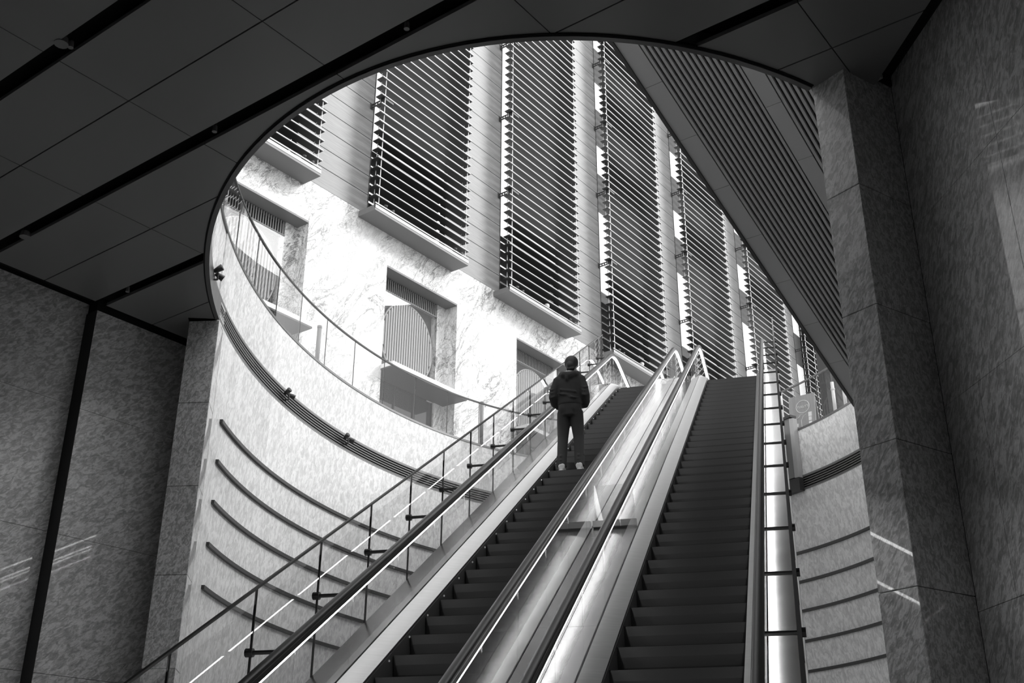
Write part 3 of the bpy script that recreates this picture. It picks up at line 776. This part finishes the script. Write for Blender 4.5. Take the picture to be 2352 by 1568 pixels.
# ------------------------------------------------------------------ the man on the left escalator
def man():
    s0 = 2.58+.4*31
    zt = F_STEP[0](s0)
    base = el(s0+.13, -3.05, zt)
    H = 1.85/1.75
    def w(x, y, z): return base+LT*(x*H)+E*(y*H)+ZZ*(z*H)    # x right, y ahead, z up
    root = None
    def loft(b, secs, n=14):
        R = []
        for (x, y, z, rx, ry) in secs:
            R.append([w(x+rx*cos(2*pi*q/n), y+ry*sin(2*pi*q/n), z) for q in range(n)])
        b.rings(R, True)
    def limb(b, pts, n=10):
        b.tube([w(*p[:3]) for p in pts], [p[3]*H for p in pts], n)
    def solid(b, name, mat, vox, parent, it=6):
        me = b.mesh(name, mat, world(parent) if parent else base)
        me = modified(me, name, ('REMESH', dict(mode='VOXEL', voxel_size=vox)), ('SMOOTH', dict(factor=.5, iterations=it)))
        for p in me.polygons: p.use_smooth = True
        if not me.materials: me.materials.append(mat)
        return link(name, me, parent, world(parent) if parent else base)
    # body: one continuous figure, head bowed a little to the right
    b = MB()
    hx, hy, hz = .02, .075, 1.615
    b.ball(w(hx, hy-.008, hz+.02), .1*H, 14, 0, (.80, .98, 1.05)); b.ball(w(hx, hy+.03, hz-.055), .075*H, 12, 0, (.82, .95, 1.0))
    limb(b, [(hx, hy+.095, hz+.015, .010), (hx, hy+.118, hz-.022, .016), (hx, hy+.108, hz-.034, .013)])       # nose
    limb(b, [(hx-.022, hy+.098, hz-.066, .009), (hx+.022, hy+.098, hz-.066, .009)])                             # mouth
    for q in (-1, 1):
        b.ball(w(hx+q*.082, hy-.0, hz-.012), .026*H, 8, 0, (.4, .8, 1.2))                                          # ears
        b.ball(w(hx+q*.032, hy+.083, hz+.012), .013*H, 8)                                                            # eyes
    limb(b, [(0, .0, 1.36, .075), (0, .02, 1.45, .06), (.012, .045, 1.53, .056), (.018, .06, 1.6, .06)])
    loft(b, [(0, .0, .86, .15, .10), (0, .0, .98, .15, .10), (0, .0, 1.12, .14, .095), (0, 0, 1.28, .165, .105), (0, -.005, 1.38, .16, .09), (0, 0, 1.44, .07, .06)])
    for q in (-1, 1):
        limb(b, [(q*.14, -.005, 1.38, .052), (q*.19, -.03, 1.25, .046), (q*.228, -.04, 1.10, .042), (q*.21, .07, 1.03, .040), (q*.145, .185, 1.03, .032), (q*.11, .23, 1.045, .027)])
        # palm, four fingers of different lengths and a thumb
        limb(b, [(q*.11, .23, 1.045, .028), (q*.085, .275, 1.055, .034), (q*.07, .30, 1.06, .03)])
        for f, (ln, dz) in enumerate(((.068, .030), (.078, .011), (.072, -.008), (.055, -.026))):
            x0, y0, z0 = q*.074, .302, 1.058+dz
            limb(b, [(x0, y0, z0, .0095), (x0-q*.02, y0+ln*.45, z0+.004, .009), (x0-q*.045, y0+ln*.6, z0+.006, .0085), (x0-q*.062, y0+ln*.45, z0+.006, .0075)], 7)
        limb(b, [(q*.095, .262, 1.075, .012), (q*.075, .285, 1.105, .0105), (q*.055, .315, 1.118, .009)], 7)
        limb(b, [(q*.085, 0, .9, .085), (q*.10, .01, .70, .075), (q*.112, .015, .50, .052), (q*.115, -.005, .34, .052), (q*.12, -.02, .12, .036), (q*.12, -.02, .07, .04)])
        limb(b, [(q*.12, -.04, .045, .035), (q*.125, .06, .035, .034), (q*.13, .12, .03, .03)])
    root = solid(b, 'person', M['skin'], .009, None, 3)
    tag(root, 'man in dark hooded top and trousers seen from behind on the left escalator', 'person')
    # trousers
    b = MB()
    loft(b, [(0, .0, .80, .165, .12), (0, 0, .90, .17, .125), (0, 0, 1.0, .165, .12), (0, 0, 1.06, .16, .115)])
    for q in (-1, 1):
        limb(b, [(q*.085, 0, .88, .10), (q*.098, .012, .70, .092), (q*.112, .018, .5, .076), (q*.118, .0, .32, .072), (q*.124, -.018, .13, .068), (q*.124, -.02, .075, .07)], 14)
        b.ball(w(q*.075, -.035, .90), .09*H, 10, 0, (1, .9, 1.2))
        for z in (.12, .17, .23): limb(b, [(q*.124-.07, -.02, z, .012), (q*.124, -.088, z-.015, .013), (q*.124+.068, -.02, z+.01, .012)], 6)
    solid(b, 'trousers', M['trouser'], .012, root, 4)
    # hooded top with sleeves, folds and the hood lying on the shoulders
    b = MB()
    loft(b, [(0, .0, .97, .165, .125), (0, .0, .99, .172, .132), (0, .0, 1.04, .172, .132), (0, -.005, 1.14, .175, .13), (0, -.01, 1.28, .185, .13), (0, -.012, 1.36, .175, .12), (0, -.005, 1.42, .125, .095), (0, .005, 1.47, .085, .08)], 18)
    for q in (-1, 1):
        limb(b, [(q*.10, .0, 1.405, .065), (q*.165, -.015, 1.35, .074), (q*.205, -.035, 1.22, .068), (q*.232, -.045, 1.10, .064), (q*.222, .03, 1.03, .06), (q*.19, .14, 1.025, .052), (q*.145, .19, 1.035, .045)], 12)
        for (z, dx) in ((1.14, .0), (1.19, -.004), (1.075, .005)): limb(b, [(q*.19, -.095, z+.02, .009), (q*.235, -.108, z, .011), (q*.285, -.06, z+.025, .009)], 6)
    limb(b, [(-.09, .05, 1.455, .035), (-.10, -.03, 1.44, .05), (-.055, -.10, 1.40, .058), (.02, -.125, 1.375, .062), (.085, -.09, 1.405, .058), (.11, -.02, 1.445, .048), (.09, .05, 1.46, .035)], 10)
    b.ball(w(.01, -.105, 1.345), .08*H, 10, 0, (1.0, .45, .9))
    for (x0, x1, z) in ((-.16, .05, 1.10), (-.05, .17, 1.05), (-.12, .12, 1.15)): limb(b, [(x0, -.115, z+.03, .012), ((x0+x1)/2, -.138, z, .014), (x1, -.12, z-.02, .012)], 6)
    solid(b, 'hooded_top', M['hoodie'], .011, root, 4)
    b = MB()
    b.ball(w(hx, hy-.022, hz+.035), .108*H, 14, 0, (.83, .98, 1.0)); b.ball(w(hx, hy-.05, hz-.02), .085*H, 12, 0, (.88, .8, 1.0))
    limb(b, [(hx-.05, hy-.07, hz-.075, .03), (hx, hy-.082, hz-.085, .034), (hx+.05, hy-.07, hz-.075, .03)])
    solid(b, 'hair', M['hair'], .009, root, 3)
    for q in (-1, 1):
        b = MB(); limb(b, [(q*.122, -.085, .055, .04), (q*.124, -.04, .062, .048), (q*.127, .05, .05, .045), (q*.132, .13, .04, .04), (q*.133, .165, .034, .03)], 12)
        b.ball(w(q*.122, -.05, .085), .05*H, 10, 0, (.9, 1.1, .8))
        sh = solid(b, 'shoe', M['shoe'], .01, root, 3)
        R = [[w(q*.127+x*sx, .04+y*sx, z) for x, y in [(.048*cos(2*pi*t/16), .138*sin(2*pi*t/16)) for t in range(16)]] for z, sx in ((.0, 1.), (.026, 1.02))]
        m_ = MB(); m_.rings(R, True); m_.build('sole', M['sole'], sh)
man()
